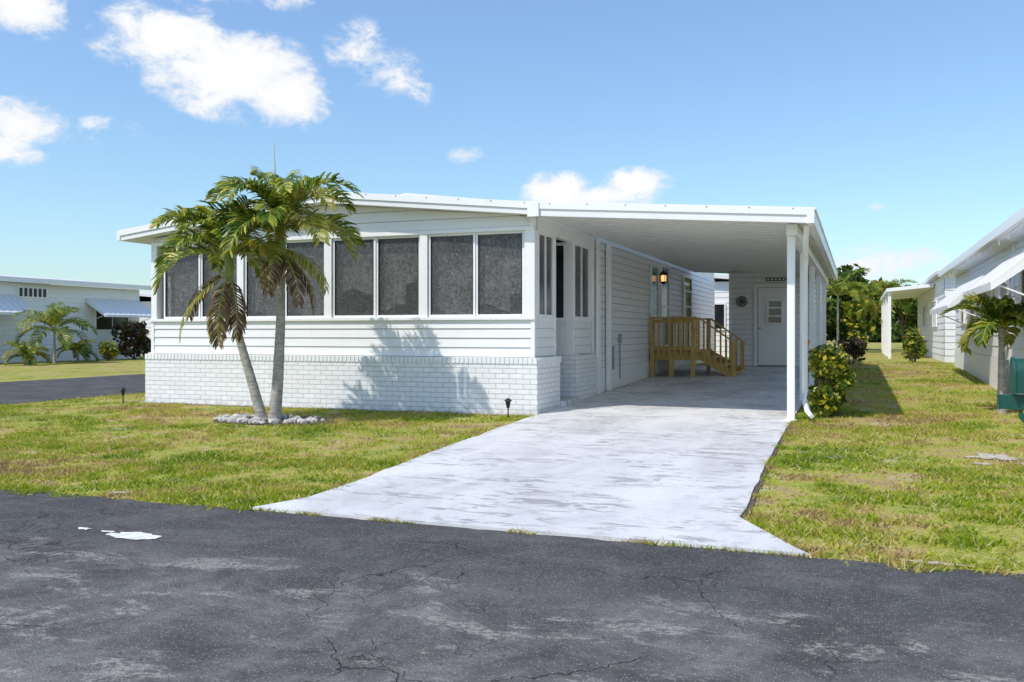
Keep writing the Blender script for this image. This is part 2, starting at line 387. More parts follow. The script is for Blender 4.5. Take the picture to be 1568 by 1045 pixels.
# ------------------------------------------------------------ grass blades
def vnoise(x,y,s,seed):
    r=np.random.default_rng(seed).uniform(0,1,(64,64))
    X=(x*s)%64; Y=(y*s)%64; i=X.astype(int);j=Y.astype(int); fx=X-i;fy=Y-j; fx=fx*fx*(3-2*fx);fy=fy*fy*(3-2*fy)
    i1=(i+1)%64;j1=(j+1)%64
    return (r[i,j]*(1-fx)+r[i1,j]*fx)*(1-fy)+(r[i,j1]*(1-fx)+r[i1,j1]*fx)*fy
def blades(areas):
    P=[];H=[];W=[]
    for (x0,x1,y0,y1,dens,h,*fl) in areas:
        n=int((x1-x0)*(y1-y0)*dens)
        P.append(np.stack([rng.uniform(x0,x1,n),rng.uniform(y0,y1,n)],1)); H.append(np.full(n,h)); W.append(np.full(n,bool(fl)))
    P=np.concatenate(P);H=np.concatenate(H);W=np.concatenate(W)
    x,y=P[:,0],P[:,1]
    l=np.interp(y,[a for a,b in LE],[b for a,b in LE]); r=np.interp(y,[a for a,b in RR],[b for a,b in RR])
    lnz=(vnoise(x,y,5,8)-.35)*.12
    ok=W|~((x>l+lnz)&(x<r+.01-lnz*.35))
    ok&=W|(y>5.07-.16*vnoise(x,y*0,4.3,9)*vnoise(x,y*0,17,19)*2)
    ok&=~((x>-11.62)&(x<-4.3)&(y>12.22))
    ok&=~((x>-19.45)&(x<-13.25))
    ok&=~(((x+7.45)/.85)**2+((y-10.25)/.55)**2<1)
    ok&=~((x>-4.4)&(x<-.82)&(y>12.2)&(y<24.3))
    ok&=~((x>2.33)&(x<8)&(y>11.9)&(y<26.6))
    for a,b,c,d in SAND: ok&=~(((x-a)/c)**2+((y-b)/d)**2<rng.uniform(.15,1,len(x)))
    pn=vnoise(x,y,1.1,1)*.35+vnoise(x,y,3.7,2)*.4+vnoise(x,y,11,3)*.25
    ok&=W&(vnoise(x,y*0,6,11)>.5)|(~W)&(rng.uniform(0,1,len(x))<np.clip((pn-.34)*3.6,.06,1))
    H=H*np.clip(.35+1.5*(pn-.25),.3,1.3)*rng.uniform(.5,1.4,len(x))
    x,y,H=x[ok],y[ok],H[ok]; n=len(x)
    z=np.array([gz(a,b) for a,b in zip(x,y)])
    th=rng.uniform(0,2*np.pi,n); w=rng.uniform(.004,.009,n); ln=rng.uniform(.4,1.8,n)*H; la=rng.uniform(0,2*np.pi,n)
    v=np.zeros((n,3,3))
    v[:,0,0]=x-np.cos(th)*w; v[:,0,1]=y-np.sin(th)*w; v[:,0,2]=z
    v[:,1,0]=x+np.cos(th)*w; v[:,1,1]=y+np.sin(th)*w; v[:,1,2]=z
    v[:,2,0]=x+np.cos(la)*ln; v[:,2,1]=y+np.sin(la)*ln; v[:,2,2]=z+H
    me=bpy.data.meshes.new('grass'); me.vertices.add(n*3); me.vertices.foreach_set('co',v.reshape(-1))
    me.loops.add(n*3); me.loops.foreach_set('vertex_index',np.arange(n*3,dtype=np.int32))
    me.polygons.add(n); me.polygons.foreach_set('loop_start',np.arange(0,n*3,3,dtype=np.int32)); me.polygons.foreach_set('loop_total',np.full(n,3,dtype=np.int32))
    at=me.attributes.new('rnd','FLOAT','POINT'); at.data.foreach_set('value',np.repeat(rng.uniform(0,1,n),3).astype(np.float32))
    me.materials.append(M['blades']); me.update(calc_edges=True)
    o=bpy.data.objects.new('grass',me); scene.collection.objects.link(o)
    print('blades',n)
blades([(-9,-3.55,4.9,7.5,3800,.034),(-13.2,-3.6,7.5,12.3,1600,.04),(-13.2,-9,4.9,7.5,1600,.036),(-13.3,-11.6,12.3,20,500,.045),
        (-.9,2.2,4.9,9,4000,.036),(2.2,5,4.9,12,500,.04),(-.85,2.4,9,14,2000,.04),(-.8,2.4,14,30,600,.045),(-1.0,-.0,12,17,700,.055),
        (-.84,-.72,5.9,14,5000,.05),(-3.9,-.2,5.015,5.055,6000,.035,1)])

# ------------------------------------------------------------ MAIN HOUSE
HX0,HX1=-11.55,-4.34; RX=-7.95
house=empty('mobile_home',(-7.9,20,0))
mb=MB()
mb.box(HX0,HX1,12.30,12.48,-.12,.83,'brick')
mb.box(HX0,HX0+.15,12.48,30,-.12,.83,'brick')
mb.box(HX1-.18,HX1,12.48,13.37,-.12,.83,'brick')
mb.box(-5.3,HX1-.18,13.19,13.37,-.12,.80,'brick')
mb.box(-5.3,HX1,14.25,14.42,-.12,.85,'brick')
mb.box(HX1-.18,HX1+.002,14.42,15.4,-.12,.83,'brick')
x=HX0
while x<HX1-.05:
    mb.box(x+.005,x+.065,12.286,12.46,.745,.836,'white'); x+=.0721
y=12.32
while y<13.33:
    mb.box(HX1-.1,HX1+.014,y+.005,y+.065,.745,.836,'white'); y+=.072
mb.obj('brick_skirt',house,bevel=.004)
mb=MB()
mb.box(-5.35,HX1+.06,13.375,14.245,.0,.14,'concrete')
mb.obj('entry_step',house)
FY=12.40; SX=-4.43; WL=-11.47
mb=MB()
siding(mb,'y',-1,FY,.836,1.40,WL,SX,pitch=.141)
def under(x):
    return 3.25-(x-RX)*.1 if x>RX else 3.25-(RX-x)*.118
def gline(z):
    l=RX-(3.25-z)/.118; r=RX+(3.25-z)/.1
    return (max(WL,l),min(SX,r))
siding(mb,'y',-1,FY,2.76,3.24,WL,SX,pitch=.16,line=gline)
mb.obj('front_siding',house)
mb=MB()
mb.box(WL,SX,FY,FY+.1,.8,1.40,'white')
mb.face([(WL,FY+.01,2.74),(SX,FY+.01,2.74),(SX,FY+.01,under(SX)),(RX,FY+.01,3.25),(WL,FY+.01,under(WL))],'white')
mb.box(WL-.03,SX+.03,FY-.05,FY+.08,1.392,1.44,'trim')
mb.box(WL-.01,SX+.01,FY-.03,FY+.08,2.705,2.765,'trim')
mb.box(SX-.14,SX+.02,FY-.022,FY+.12,1.44,2.706,'trim'); mb.box(WL-.02,WL+.1,FY-.022,FY+.12,1.44,2.706,'trim')
mb.box(SX-.04,SX+.022,FY-.026,FY+.05,.838,1.392,'trim'); mb.box(WL-.02,WL+.04,FY-.026,FY+.05,.838,1.392,'trim')
mb.box(SX-.05,SX+.023,FY-.026,FY+.05,2.767,2.90,'trim')
mb.obj('front_trim',house,bevel=.004)
w=1.555; gap=.145; u=-4.59
mbf=MB(); mbs=MB(); mbc=MB()
for i in range(4):
    u1=u-i*(w+gap); u0=u1-w
    if i<3: mbf.box(u0-gap+.01,u0-.01,FY-.02,FY+.1,1.44,2.706,'trim')
    fw=.035
    a=[(u0,(u0+u1)/2-.002),((u0+u1)/2+.002,u1)]
    for j,(p,q) in enumerate(a):
        yb=FY+.012+.018*j
        mbf.box(p,q,yb,yb+.03,1.441,1.441+fw,'trim'); mbf.box(p,q,yb,yb+.03,2.705-fw,2.705,'trim')
        mbf.box(p,p+fw,yb+.001,yb+.029,1.441+fw,2.705-fw,'trim'); mbf.box(q-fw,q,yb+.001,yb+.029,1.441+fw,2.705-fw,'trim')
        mbf.box(p+fw,p+fw+.012,yb-.003,yb+.02,1.441+fw,2.705-fw,'black'); mbf.box(q-fw-.012,q-fw,yb-.003,yb+.02,1.441+fw,2.705-fw,'black')
        mbs.box(p+fw,q-fw,yb+.012,yb+.016,1.441+fw,2.705-fw,'screen')
mbf.obj('window_frames',house); mbs.obj('window_screens',house)
def curtain(x0,x1,z0,z1,yc=FY+.13):
    n=int((x1-x0)/.025)+1; 
    for i in range(n):
        xa=x0+(x1-x0)*i/n; xb=x0+(x1-x0)*(i+1)/n
        ya=yc+.006*math.sin(xa*22)+.003*math.sin(xa*57); yb=yc+.006*math.sin(xb*22)+.003*math.sin(xb*57)
        za=z0+.05*math.sin(xa*9+z0*7); zb=z0+.05*math.sin(xb*9+z0*7)
        mbc.face([(xa,ya,za),(xb,yb,zb),(xb,yb,z1),(xa,ya,z1)],'curtain')
for (a,b,z) in ((-6.15,-5.42,1.40),(-5.36,-4.85,1.58),(-4.85,-4.62,1.75),(-7.80,-7.12,1.85),(-7.0,-6.6,1.6),(-6.6,-6.32,2.0),(-9.5,-8.1,1.5),(-11.25,-10.5,1.40),(-10.4,-9.7,1.5)):
    curtain(a,b,z,2.70)
mbc.obj('curtains',house)
mb=MB()
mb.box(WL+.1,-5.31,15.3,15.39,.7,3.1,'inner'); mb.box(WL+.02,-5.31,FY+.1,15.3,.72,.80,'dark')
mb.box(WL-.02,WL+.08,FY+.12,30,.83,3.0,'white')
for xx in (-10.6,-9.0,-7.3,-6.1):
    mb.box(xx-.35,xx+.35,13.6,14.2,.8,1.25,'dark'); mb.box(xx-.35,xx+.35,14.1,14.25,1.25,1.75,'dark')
mb.obj('porch_interior',house)
mb=MB()
siding(mb,'x',1,SX,.84,1.40,12.44,13.30,pitch=.141); siding(mb,'x',1,SX,.84,1.40,14.34,15.34,pitch=.141)
mb.box(SX-.1,SX,12.52,13.34,.8,1.40,'white'); mb.box(SX-.1,SX,14.30,15.4,.8,1.40,'white')
mb.box(SX-.1,SX+.03,12.52,13.37,1.392,1.44,'trim'); mb.box(SX-.1,SX+.03,14.27,15.4,1.392,1.44,'trim')
mb.box(SX-.09,SX+.02,12.52,15.4,2.70,2.93,'trim')
for y0,y1 in ((12.52,12.56),(13.27,13.37),(14.25,14.36),(15.28,15.42)):
    mb.box(SX-.09,SX+.021,y0,y1,1.44,2.70,'trim')
mb.box(SX-.09,SX+.023,13.30,13.372,.84,1.392,'trim'); mb.box(SX-.09,SX+.023,14.27,14.34,.84,1.392,'trim')
window(mb,'x',1,SX-.03,12.56,13.27,1.44,2.70,'frost',fw=.035,mul=1)
window(mb,'x',1,SX-.03,14.36,15.28,1.44,2.70,'frost',fw=.035,mul=1)
mb.box(-5.3,SX-.09,14.27,14.40,.85,1.40,'siding')
window(mb,'y',-1,14.30,-5.3,SX-.09,1.40,2.70,'glass',fw=.05)
mb.box(-5.3,SX-.1,13.2,13.34,.80,1.4,'siding'); window(mb,'y',1,13.30,-5.3,SX-.1,1.4,2.7,'glass',fw=.05)
mb.box(-5.38,-5.3,13.19,14.42,-.1,3.0,'dark')
mb.obj('porch_side_wall',house)
mb=MB()
KX=-4.43
siding(mb,'x',1,KX,.55,2.95,15.42,30,pitch=.135)
mb.box(KX-.12,KX-.001,15.42,30,-.1,3.1,'white')
mb.box(KX,KX+.02,15.5,30,-.1,.55,'trim')
y=15.8
while y<30: mb.box(KX+.02,KX+.026,y,y+.02,.0,.54,'white'); y+=.3
mb.box(KX,KX+.028,15.42,15.52,-.05,2.9,'trim')
mb.obj('side_wall',house)
mb=MB()
mb.box(KX+.03,KX+.10,15.60,15.70,.1,2.88,'trim'); mb.box(KX+.03,KX+.12,16.30,16.40,.12,2.85,'trim')
mb.box(KX+.03,KX+.07,16.75,16.80,.5,.95,'grey')
mb.obj('downspout',house,bevel=.008)
mb=MB()
mb.box(KX+.02,KX+.06,17.3,17.42,1.0,1.18,'grey'); mb.box(KX+.022,KX+.045,17.34,17.37,.3,1.0,'grey')
mb.obj('outlet_box',house,bevel=.004)
mb=MB()
window(mb,'x',1,KX+.016,20.15,20.95,1.55,2.75,'turq',hmul=1)
window(mb,'x',1,KX+.016,24.2,25.4,1.5,2.75,'glass',hmul=2)
window(mb,'x',1,KX+.016,21.2,22.25,.82,2.86,'turq',fw=.09,hmul=1)
mb.obj('side_windows_and_door',house)
mb=MB()
mb.tube([(KX+.02,20.98,2.55),(KX+.16,20.98,2.60)],.018,'black')
mb.tube([(KX+.16,20.98,2.34),(KX+.16,20.98,2.40)],[.03,.085],'black',8)
mb.tube([(KX+.16,20.98,2.55),(KX+.16,20.98,2.57),(KX+.16,20.98,2.66)],[.10,.11,.02],'black',8)
for i in range(6):
    t=i*math.pi/3; mb.tube([(KX+.16+.088*math.cos(t),20.98+.088*math.sin(t),2.39),(KX+.16+.1*math.cos(t),20.98+.1*math.sin(t),2.56)],.008,'black',4)
mb.tube([(KX+.16,20.98,2.405),(KX+.16,20.98,2.545)],[.06,.06],'lamp',8)
mb.obj('wall_lantern',house)
mb=MB()
OY=12.14; T=.15
def roofslab(mb,x0,z0,x1,z1,y0,y1,th,k):
    mb.slab([(x0,y0,z0),(x1,y0,z1),(x1,y1,z1),(x0,y1,z0)],th,k)
roofslab(mb,-11.93,2.95,RX,3.41,OY,15.4,T,'white')
roofslab(mb,RX,3.41,-4.34,3.05,OY,15.4,T,'white')
mb.obj('porch_roof',house,bevel=.006)
mb=MB()
roofslab(mb,-12.0,3.26,RX,3.83,15.1,30.3,.2,'roofgrey'); roofslab(mb,RX,3.83,-4.36,3.38,15.1,30.3,.2,'roofgrey')
mb.face([(-11.5,15.3,2.7),(-4.5,15.3,2.7),(-4.5,15.3,3.3),(RX,15.3,3.75),(-11.5,15.3,3.2)],'siding')
mb.box(-4.56,-4.44,15.4,30,3.05,3.28,'white')
mb.obj('main_roof',house)
mb=MB()
def fascia(mb,x0,z0,x1,z1,y,th,k,off=.02):
    mb.mesh([(x0,y-off,z0-th),(x1,y-off,z1-th),(x1,y-off,z1),(x0,y-off,z0),(x0,y,z0-th),(x1,y,z1-th),(x1,y,z1),(x0,y,z0)],
            [(0,1,2,3),(7,6,5,4),(0,4,5,1),(3,2,6,7),(0,3,7,4),(1,5,6,2)],k)
fascia(mb,-11.96,2.975,RX,3.435,OY-.002,.10,'trim',.03); fascia(mb,RX,3.435,-4.34,3.075,OY-.002,.10,'trim',.03)
fascia(mb,-11.94,2.87,RX,3.33,OY-.001,.075,'white',.012); fascia(mb,RX,3.33,-4.34,2.97,OY-.001,.075,'white',.012)
mb.box(-12.0,-11.93,OY-.03,15.4,2.80,2.975,'trim')
mb.box(-4.42,-4.25,OY-.05,OY-.033,2.86,3.06,'trim')
for i in range(7):
    x=-7.6+i*.52; z=3.435-(x-RX)*.1; mb.box(x,x+.02,OY-.036,OY-.031,z-.03,z-.012,'grey')
mb.obj('roof_fascia',house)

# ------------------------------------------------------------ CARPORT
cp=empty('carport',(-2.5,18,0))
CX1=-.62; CE=25.5
def cz(x): return 3.04-(x+4.34)*(3.04-2.78)/(CX1+4.34)
mb=MB()
roofslab(mb,-4.338,cz(-4.338)-.03,CX1,cz(CX1)-.03,OY+.01,CE,.10,'white')
y=OY+.3
while y<CE-.1:
    mb.slab([(-4.30,y,cz(-4.3)-.131),(CX1-.03,y,cz(CX1)-.131),(CX1-.03,y+.022,cz(CX1)-.131),(-4.30,y+.022,cz(-4.3)-.131)],.012,'white'); y+=.305
mb.obj('carport_roof',cp)
mb=MB()
fascia(mb,-4.338,3.072,CX1+.06,2.805,OY-.001,.10,'trim',.03)
fascia(mb,-4.338,2.972,CX1+.04,2.705,OY,.10,'white',.012)
for i in range(7):
    x=-4.1+i*.55; z=3.072-(x+4.338)*.0706; mb.box(x,x+.02,OY-.036,OY-.031,z-.03,z-.012,'grey')
mb.box(CX1,CX1+.09,OY-.03,CE,2.60,2.77,'trim'); mb.box(CX1+.0,CX1+.11,OY-.032,CE,2.77,2.80,'white')
mb.box(-.90,-.76,12.5,CE-.05,2.50,2.645,'trim')
mb.obj('carport_fascia',cp,bevel=.006)
mb=MB()
for y in (12.62,15.4,18.4,21.4,24.9):
    g=gz(-.85,y)
    mb.box(-.90,-.80,y,y+.1,g,2.50,'trim'); mb.box(-.93,-.77,y-.03,y+.13,g+.0,g+.03,'trim')
mb.obj('carport_posts',cp,bevel=.006)
mb=MB()
mb.tube([(CX1-.01,12.42,2.62),(-.66,12.6,2.45),(-.68,12.92,2.2),(-.69,12.95,2.0),(-.69,12.95,.42),(-.68,12.88,.24),(-.64,12.72,.14),(-.58,12.5,.10)],.04,'trim',4)
mb.obj('carport_downspout',cp,bevel=.006)
mb=MB(); mb.tube([(-.79,15.36,1.05),(-.79,15.385,1.05)],.05,'orange',12); mb.obj('orange_reflector',cp)

# ------------------------------------------------------------ SHED
shed=empty('storage_shed',(-2.1,25,.3))
mb=MB(); S0,S1=-3.18,-1.08; SY=24.2
siding(mb,'y',-1,SY,.34,2.80,S0,S1,pitch=.135)
mb.box(S0,S1,SY+.001,SY+7,.2,2.80,'siding'); siding(mb,'x',1,S1+.001,.34,2.72,SY,31.2,pitch=.135)
mb.box(S0-.01,S0+.05,SY-.03,SY+.05,.3,2.78,'trim'); mb.box(S1-.05,S1+.03,SY-.03,SY+.05,.3,2.66,'trim')
mb.slab([(S0-.1,CE+.02,2.92),(S1+.15,CE+.02,2.84),(S1+.15,31.4,2.84),(S0-.1,31.4,2.92)],.1,'roofgrey')
mb.obj('shed_walls',shed)
mb=MB()
mb.box(-2.55,-2.46,SY-.05,SY-.015,.33,2.46,'trim'); mb.box(-1.58,-1.49,SY-.05,SY-.015,.33,2.46,'trim'); mb.box(-2.46,-1.58,SY-.05,SY-.015,2.38,2.46,'trim')
mb.box(-2.445,-1.595,SY-.035,SY-.0225,.36,2.37,'white'); mb.box(-2.46,-1.58,SY-.022,SY-.0205,.34,2.38,'dark')
window(mb,'y',-1,SY-.035,-2.22,-1.82,1.42,2.06,'glass',hmul=2,fw=.04)
mb.tube([(-2.40,SY-.035,1.32),(-2.40,SY-.09,1.32)],.03,'grey',10)
mb.box(-2.56,-1.48,SY-.09,SY-.0,.30,.335,'grey')
mb.obj('shed_door',shed,bevel=.004)
mb=MB(); mb.box(-2.25,-1.75,SY-.04,SY-.02,2.54,2.62,'black'); 
for i in range(5): mb.box(-2.22+i*.095,-2.16+i*.095,SY-.045,SY-.04,2.56,2.60,'trim')
mb.obj('name_sign',shed)
mb=MB()
mb.tube([(-2.86,SY-.02,2.02),(-2.86,SY-.05,2.02)],[.15,.15],'bronze',24)
mb.tube([(-2.86,SY-.051,2.02),(-2.86,SY-.06,2.02)],[.12,.12],'inner',24)
for i in range(8):
    t=i*math.pi/4; mb.tube([(-2.86,SY-.064,2.02),(-2.86+.11*math.cos(t),SY-.064,2.02+.11*math.sin(t))],.010,'black',5)
mb.obj('round_wall_plaque',shed)

# ------------------------------------------------------------ DECK
deck=empty('wooden_deck',(-3.9,20.9,.2))
mb=MB(); D0,D1=20.1,22.4; DX0,DX1=-4.38,-3.38; DZ=.80
y=D0
g=gz(-4,20)+.0
while y<D1: mb.box(DX0,DX1,y,y+.13,DZ-.03,DZ,'wood'); y+=.14
mb.box(DX0,DX1-.04,D0,D0+.04,DZ-.21,DZ-.032,'wood'); mb.box(DX1-.04,DX1,D0,D1,DZ-.21,DZ-.032,'wood'); mb.box(DX0,DX1,D1-.04,D1,DZ-.21,DZ-.032,'wood')
for xx in (DX0,DX1-.09):
    for y in (D0-.002,D1-.09): mb.box(xx,xx+.09,y-.09,y,g,DZ+.72,'wood')
mb.box(-3.95,-3.86,D0-.09,D0-.002,g,DZ-.2,'wood')
mb.box(DX0-.0,DX1+.03,D0-.13,D0+.02,DZ+.72,DZ+.76,'wood'); mb.box(DX0+.09,DX1-.09,D0-.07,D0-.03,DZ+.62,DZ+.70,'wood'); mb.box(DX0+.09,DX1-.09,D0-.07,D0-.03,DZ+.02,DZ+.10,'wood')
x=DX0+.17
while x<DX1-.12: mb.box(x,x+.04,D0-.10,D0-.072,DZ-.1,DZ+.70,'wood'); x+=.125
mb.box(DX0,DX1+.03,D1-.06,D1+.05,DZ+.72,DZ+.76,'wood')
x=DX0+.17
while x<DX1-.12: mb.box(x,x+.04,D1+.0,D1+.03,DZ-.1,DZ+.70,'wood'); x+=.125
for i in range(4): mb.box(DX1+.002,DX1+.03,D0+.0,D0+.42,DZ-.04-.0+i*.19,DZ+.14+i*.19,'wood')
for i in range(3):
    x0=DX1+.02+i*.26; zt=DZ-.17*(i+1)+.02
    mb.box(x0,x0+.28,D0+.5,D1-.1,zt-.035,zt,'wood')
for yy in (D0+.44,D1-.14):
    mb.slab([(DX1+.002,yy,DZ),(DX1+.82,yy,g+.06+.05),(DX1+.82,yy+.04,g+.06+.05),(DX1+.002,yy+.04,DZ)],.2,'wood')
    mb.slab([(DX1,yy-.03,DZ+.76),(DX1+.82,yy-.03,DZ+.18),(DX1+.82,yy+.07,DZ+.18),(DX1,yy+.07,DZ+.76)],.04,'wood')
    mb.box(DX1+.72,DX1+.81,yy-.045,yy-.002,g,DZ+.2,'wood')
    for i in range(5):
        xx=DX1+.1+i*.125; mb.box(xx,xx+.035,yy-.03,yy-.003,DZ-.05-(i*.125+.1)*.7,DZ+.68-(i*.125+.1)*.7,'wood')
mb.obj('deck_frame',deck,bevel=.004)

# ------------------------------------------------------------ neighbours
def awning(mb,wx,y0,y1,zt,zb,out,sg=-1,k='white'):
    n=int((y1-y0)/.15)
    for i in range(n):
        a=y0+(y1-y0)*i/n; b=y0+(y1-y0)*(i+1)/n-.012
        h=.012 if i%2 else 0
        mb.slab([(wx,a,zt+h),(wx+sg*out,a,zb+h),(wx+sg*out,b,zb+h),(wx,b,zt+h)] if sg>0 else [(wx,b,zt+h),(wx+sg*out,b,zb+h),(wx+sg*out,a,zb+h),(wx,a,zt+h)],.018,k)
        mb.box(wx+sg*out,wx+sg*(out+.012),a,b,zb-.10,zb+h,k)
    for y in (y0+.05,y1-.05):
        mb.tube([(wx,y,zb-.35),(wx+sg*(out-.05),y,zb-.02)],.012,'trim',5)
    for y in (y0,y1): mb.face([(wx,y,zt-.02),(wx+sg*out,y,zb-.02),(wx+sg*out,y,zb-.1),(wx,y,zt-.2)],k)

nb=empty('mobile_home',(4.5,19,.2))
mb=MB(); NX=2.4
mb.box(NX+.002,7.5,12,26.5,0,2.72,'siding_n'); siding(mb,'x',-1,NX,.75,2.72,12,26.5,k='siding_n',pitch=.2)
mb.box(NX-.03,NX+.002,12,26.5,.0,.75,'siding_n'); siding(mb,'y',-1,12,.3,2.7,NX,7.5,k='siding_n',pitch=.2); siding(mb,'y',1,26.5,.3,2.7,NX,7.5,k='siding_n',pitch=.2)
mb.obj('walls',nb)
mb=MB()
mb.slab([(2.08,11.7,2.83),(5,11.7,3.25),(5,26.8,3.25),(2.08,26.8,2.83)],.06,'roofgrey'); mb.slab([(5,11.7,3.25),(7.9,11.7,2.83),(7.9,26.8,2.83),(5,26.8,3.25)],.06,'roofgrey')
mb.box(2.0,2.08,11.7,26.8,2.70,2.84,'trim'); 
for y in range(12,27): mb.box(2.079,2.10,y+.2,y+.23,2.6,2.7,'trim')
mb.box(2.08,2.4,11.7,26.8,2.68,2.70,'trim')
mb.obj('roof',nb)
mb=MB()
window(mb,'x',-1,NX-.016,13.4,15.8,1.35,2.3,'glass',mul=1); window(mb,'x',-1,NX-.016,17.2,18.2,1.5,2.35,'glass',mul=0); window(mb,'x',-1,NX-.016,19.3,22.6,1.35,2.2,'glass',mul=2); window(mb,'x',-1,NX-.016,24,25,1.4,2.2,'glass',mul=0)
mb.obj('windows',nb)
mb=MB(); awning(mb,NX-.03,13.0,16.3,2.5,1.85,.78); awning(mb,NX-.03,18.8,23.4,2.45,1.72,.80)
mb.box(2.36,2.395,16.75,16.83,.2,2.7,'trim'); mb.tube([(2.3,17.0,.15),(2.3,17.0,.75)],.035,'grey',8); mb.box(2.28,2.36,17.4,17.65,.9,1.3,'grey')
mb.obj('awnings',nb)

nb2=empty('mobile_home',(5,35,.3))
mb=MB()
mb.box(2.45,8,30.5,44,.2,3.0,'siding_n'); siding(mb,'y',-1,30.5,.5,3.0,2.45,8,k='siding_n',pitch=.2); siding(mb,'x',-1,2.45,.5,3.0,30.5,44,k='siding_n',pitch=.2)
mb.slab([(2.2,30.2,3.08),(5.2,30.2,3.45),(5.2,44.3,3.45),(2.2,44.3,3.08)],.1,'roofgrey'); mb.slab([(5.2,30.2,3.45),(8.2,30.2,3.08),(8.2,44.3,3.08),(5.2,44.3,3.45)],.1,'roofgrey')
window(mb,'y',-1,30.48,3.4,4.6,1.4,2.3,'glass',mul=1)
for (y) in (33,38): window(mb,'x',-1,2.43,y,y+1.6,1.4,2.3,'glass',mul=1)
mb.obj('walls_and_roof',nb2)
mb=MB()
mb.slab([(.9,34,2.75),(2.4,34,2.9),(2.4,44,2.9),(.9,44,2.75)],.12,'trim')
for y in (34.1,37.4,40.7,43.8): mb.box(.95,1.05,y,y+.1,.3,2.65,'trim')
mb.obj('side_canopy',nb2)

nb3=empty('mobile_home',(-36,28,0))
mb=MB(); WX=-32
mb.box(-41,WX-.002,16,33.7,0,3.2,'siding_n'); siding(mb,'x',1,WX,.5,3.25,16,33.7,k='siding_n',pitch=.2); siding(mb,'y',1,33.7,.3,3.2,-41,WX,k='siding_n',pitch=.2)
mb.slab([(-36.5,15.6,3.85),(-31.6,15.6,3.42),(-31.6,34.1,3.42),(-36.5,34.1,3.85)],.06,'roofgrey'); mb.slab([(-41.4,15.6,3.42),(-36.5,15.6,3.85),(-36.5,34.1,3.85),(-41.4,34.1,3.42)],.06,'roofgrey')
mb.box(-31.62,-31.52,15.6,34.1,3.24,3.44,'trim')
mb.obj('walls_and_roof',nb3)
mb=MB()
window(mb,'x',1,WX+.016,24.3,26.2,1.3,2.3,'glass',mul=1); window(mb,'x',1,WX+.016,31.0,33.0,1.3,2.3,'glass',mul=1); window(mb,'x',1,WX+.016,20,21.5,1.3,2.3,'glass')
WB(mb,'x',1,WX+.02,27.0,28.5,0,.02,2.62,3.12,'trim')
for i in range(6): WB(mb,'x',1,WX+.04,27.1+i*.23,27.22+i*.23,0,.03,2.70,3.04,'black')
mb.obj('windows',nb3)
mb=MB(); awning(mb,WX+.02,23.6,26.9,2.75,2.0,1.1,1); awning(mb,WX+.02,30.5,33.6,2.75,2.0,1.1,1)
mb.obj('awnings',nb3)
nb4=empty('mobile_home',(-37,46,0))
mb=MB()
mb.box(-43,-33.5,38.5,54,0,2.9,'siding_n'); siding(mb,'y',-1,38.5,.3,2.9,-43,-33.5,k='siding_n',pitch=.2); siding(mb,'x',1,-33.5,.3,2.9,38.5,54,k='siding_n',pitch=.2)
mb.slab([(-38,38,3.5),(-33,38,3.05),(-33,54.4,3.05),(-38,54.4,3.5)],.14,'roofgrey'); mb.slab([(-43.5,38,3.05),(-38,38,3.5),(-38,54.4,3.5),(-43.5,54.4,3.05)],.14,'roofgrey')
window(mb,'x',1,-33.48,40,42,1.3,2.3,'glass',mul=1)
mb.obj('walls_and_roof',nb4)
nb5=empty('mobile_home',(-7,36,.2))
mb=MB()
mb.box(-11.5,-3.4,34,48,0,3.1,'siding_n'); siding(mb,'y',-1,34,.3,3.1,-11.5,-3.4,k='siding_n',pitch=.2)
mb.slab([(-7.5,33.7,3.6),(-3.2,33.7,3.2),(-3.2,48,3.2),(-7.5,48,3.6)],.14,'roofgrey'); mb.slab([(-11.8,33.7,3.2),(-7.5,33.7,3.6),(-7.5,48,3.6),(-11.8,48,3.2)],.14,'roofgrey')
window(mb,'y',-1,33.98,-6,-4.6,1.3,2.3,'glass',mul=1)
mb.obj('walls_and_roof',nb5)

# ------------------------------------------------------------ palms
def frond(mb,o,az,el0,length,droop,lf,k,seed=0,nn=50,wid=.018,vang=.55,rk='rach',hang=.4):
    rd=random.Random(seed)
    p=Vector(o); ds=length/nn
    pts=[p.copy()]; tw=rd.uniform(-.35,.35); curl=rd.uniform(-.4,.4)
    for i in range(nn):
        s=i/nn; el=el0-droop*(s**1.5); azc=az+curl*s
        d=Vector((math.cos(azc)*math.cos(el),math.sin(azc)*math.cos(el),math.sin(el)))
        p=p+d*ds; pts.append(p.copy())
        if s<.12: continue
        sd=Vector((-math.sin(azc),math.cos(azc),0)); up=sd.cross(d)*-1
        if up.z<0: up=-up
        sd2=(sd*math.cos(tw)+up*math.sin(tw)).normalized(); 
        ll=lf*(.42+.62*math.sin(math.pi*min(1,(s-.08)/.92)**.8))*rd.uniform(.85,1.12)
        for sg in (-1,1):
            if rd.random()<.03: continue
            q=p+d*rd.uniform(-.5,.5)*ds
            fwd=.55+.75*s
            dr=(sd2*sg*1.0+d*fwd+up*vang*rd.uniform(.2,1.5)).normalized()
            dr2=(dr+Vector((0,0,-hang-rd.uniform(-.1,.4)))).normalized()
            w=wid*rd.uniform(.8,1.3)
            wv=(d*1.0-dr*d.dot(dr)).normalized()*w
            a=q; b=q+dr*ll*.5; c=b+dr2*ll*.32; e=c+(dr2+Vector((0,0,-.3))).normalized()*ll*.2
            mb.mesh([a-wv*.5,a+wv*.5,b+wv,b-wv,c+wv*.75,c-wv*.75,e],[(0,1,2,3),(3,2,4,5),(5,4,6)],k)
    mb.tube(pts[::3]+[pts[-1]],[max(.004,.014*(1-i/(len(pts[::3])+1))) for i in range(len(pts[::3])+1)],rk,5)
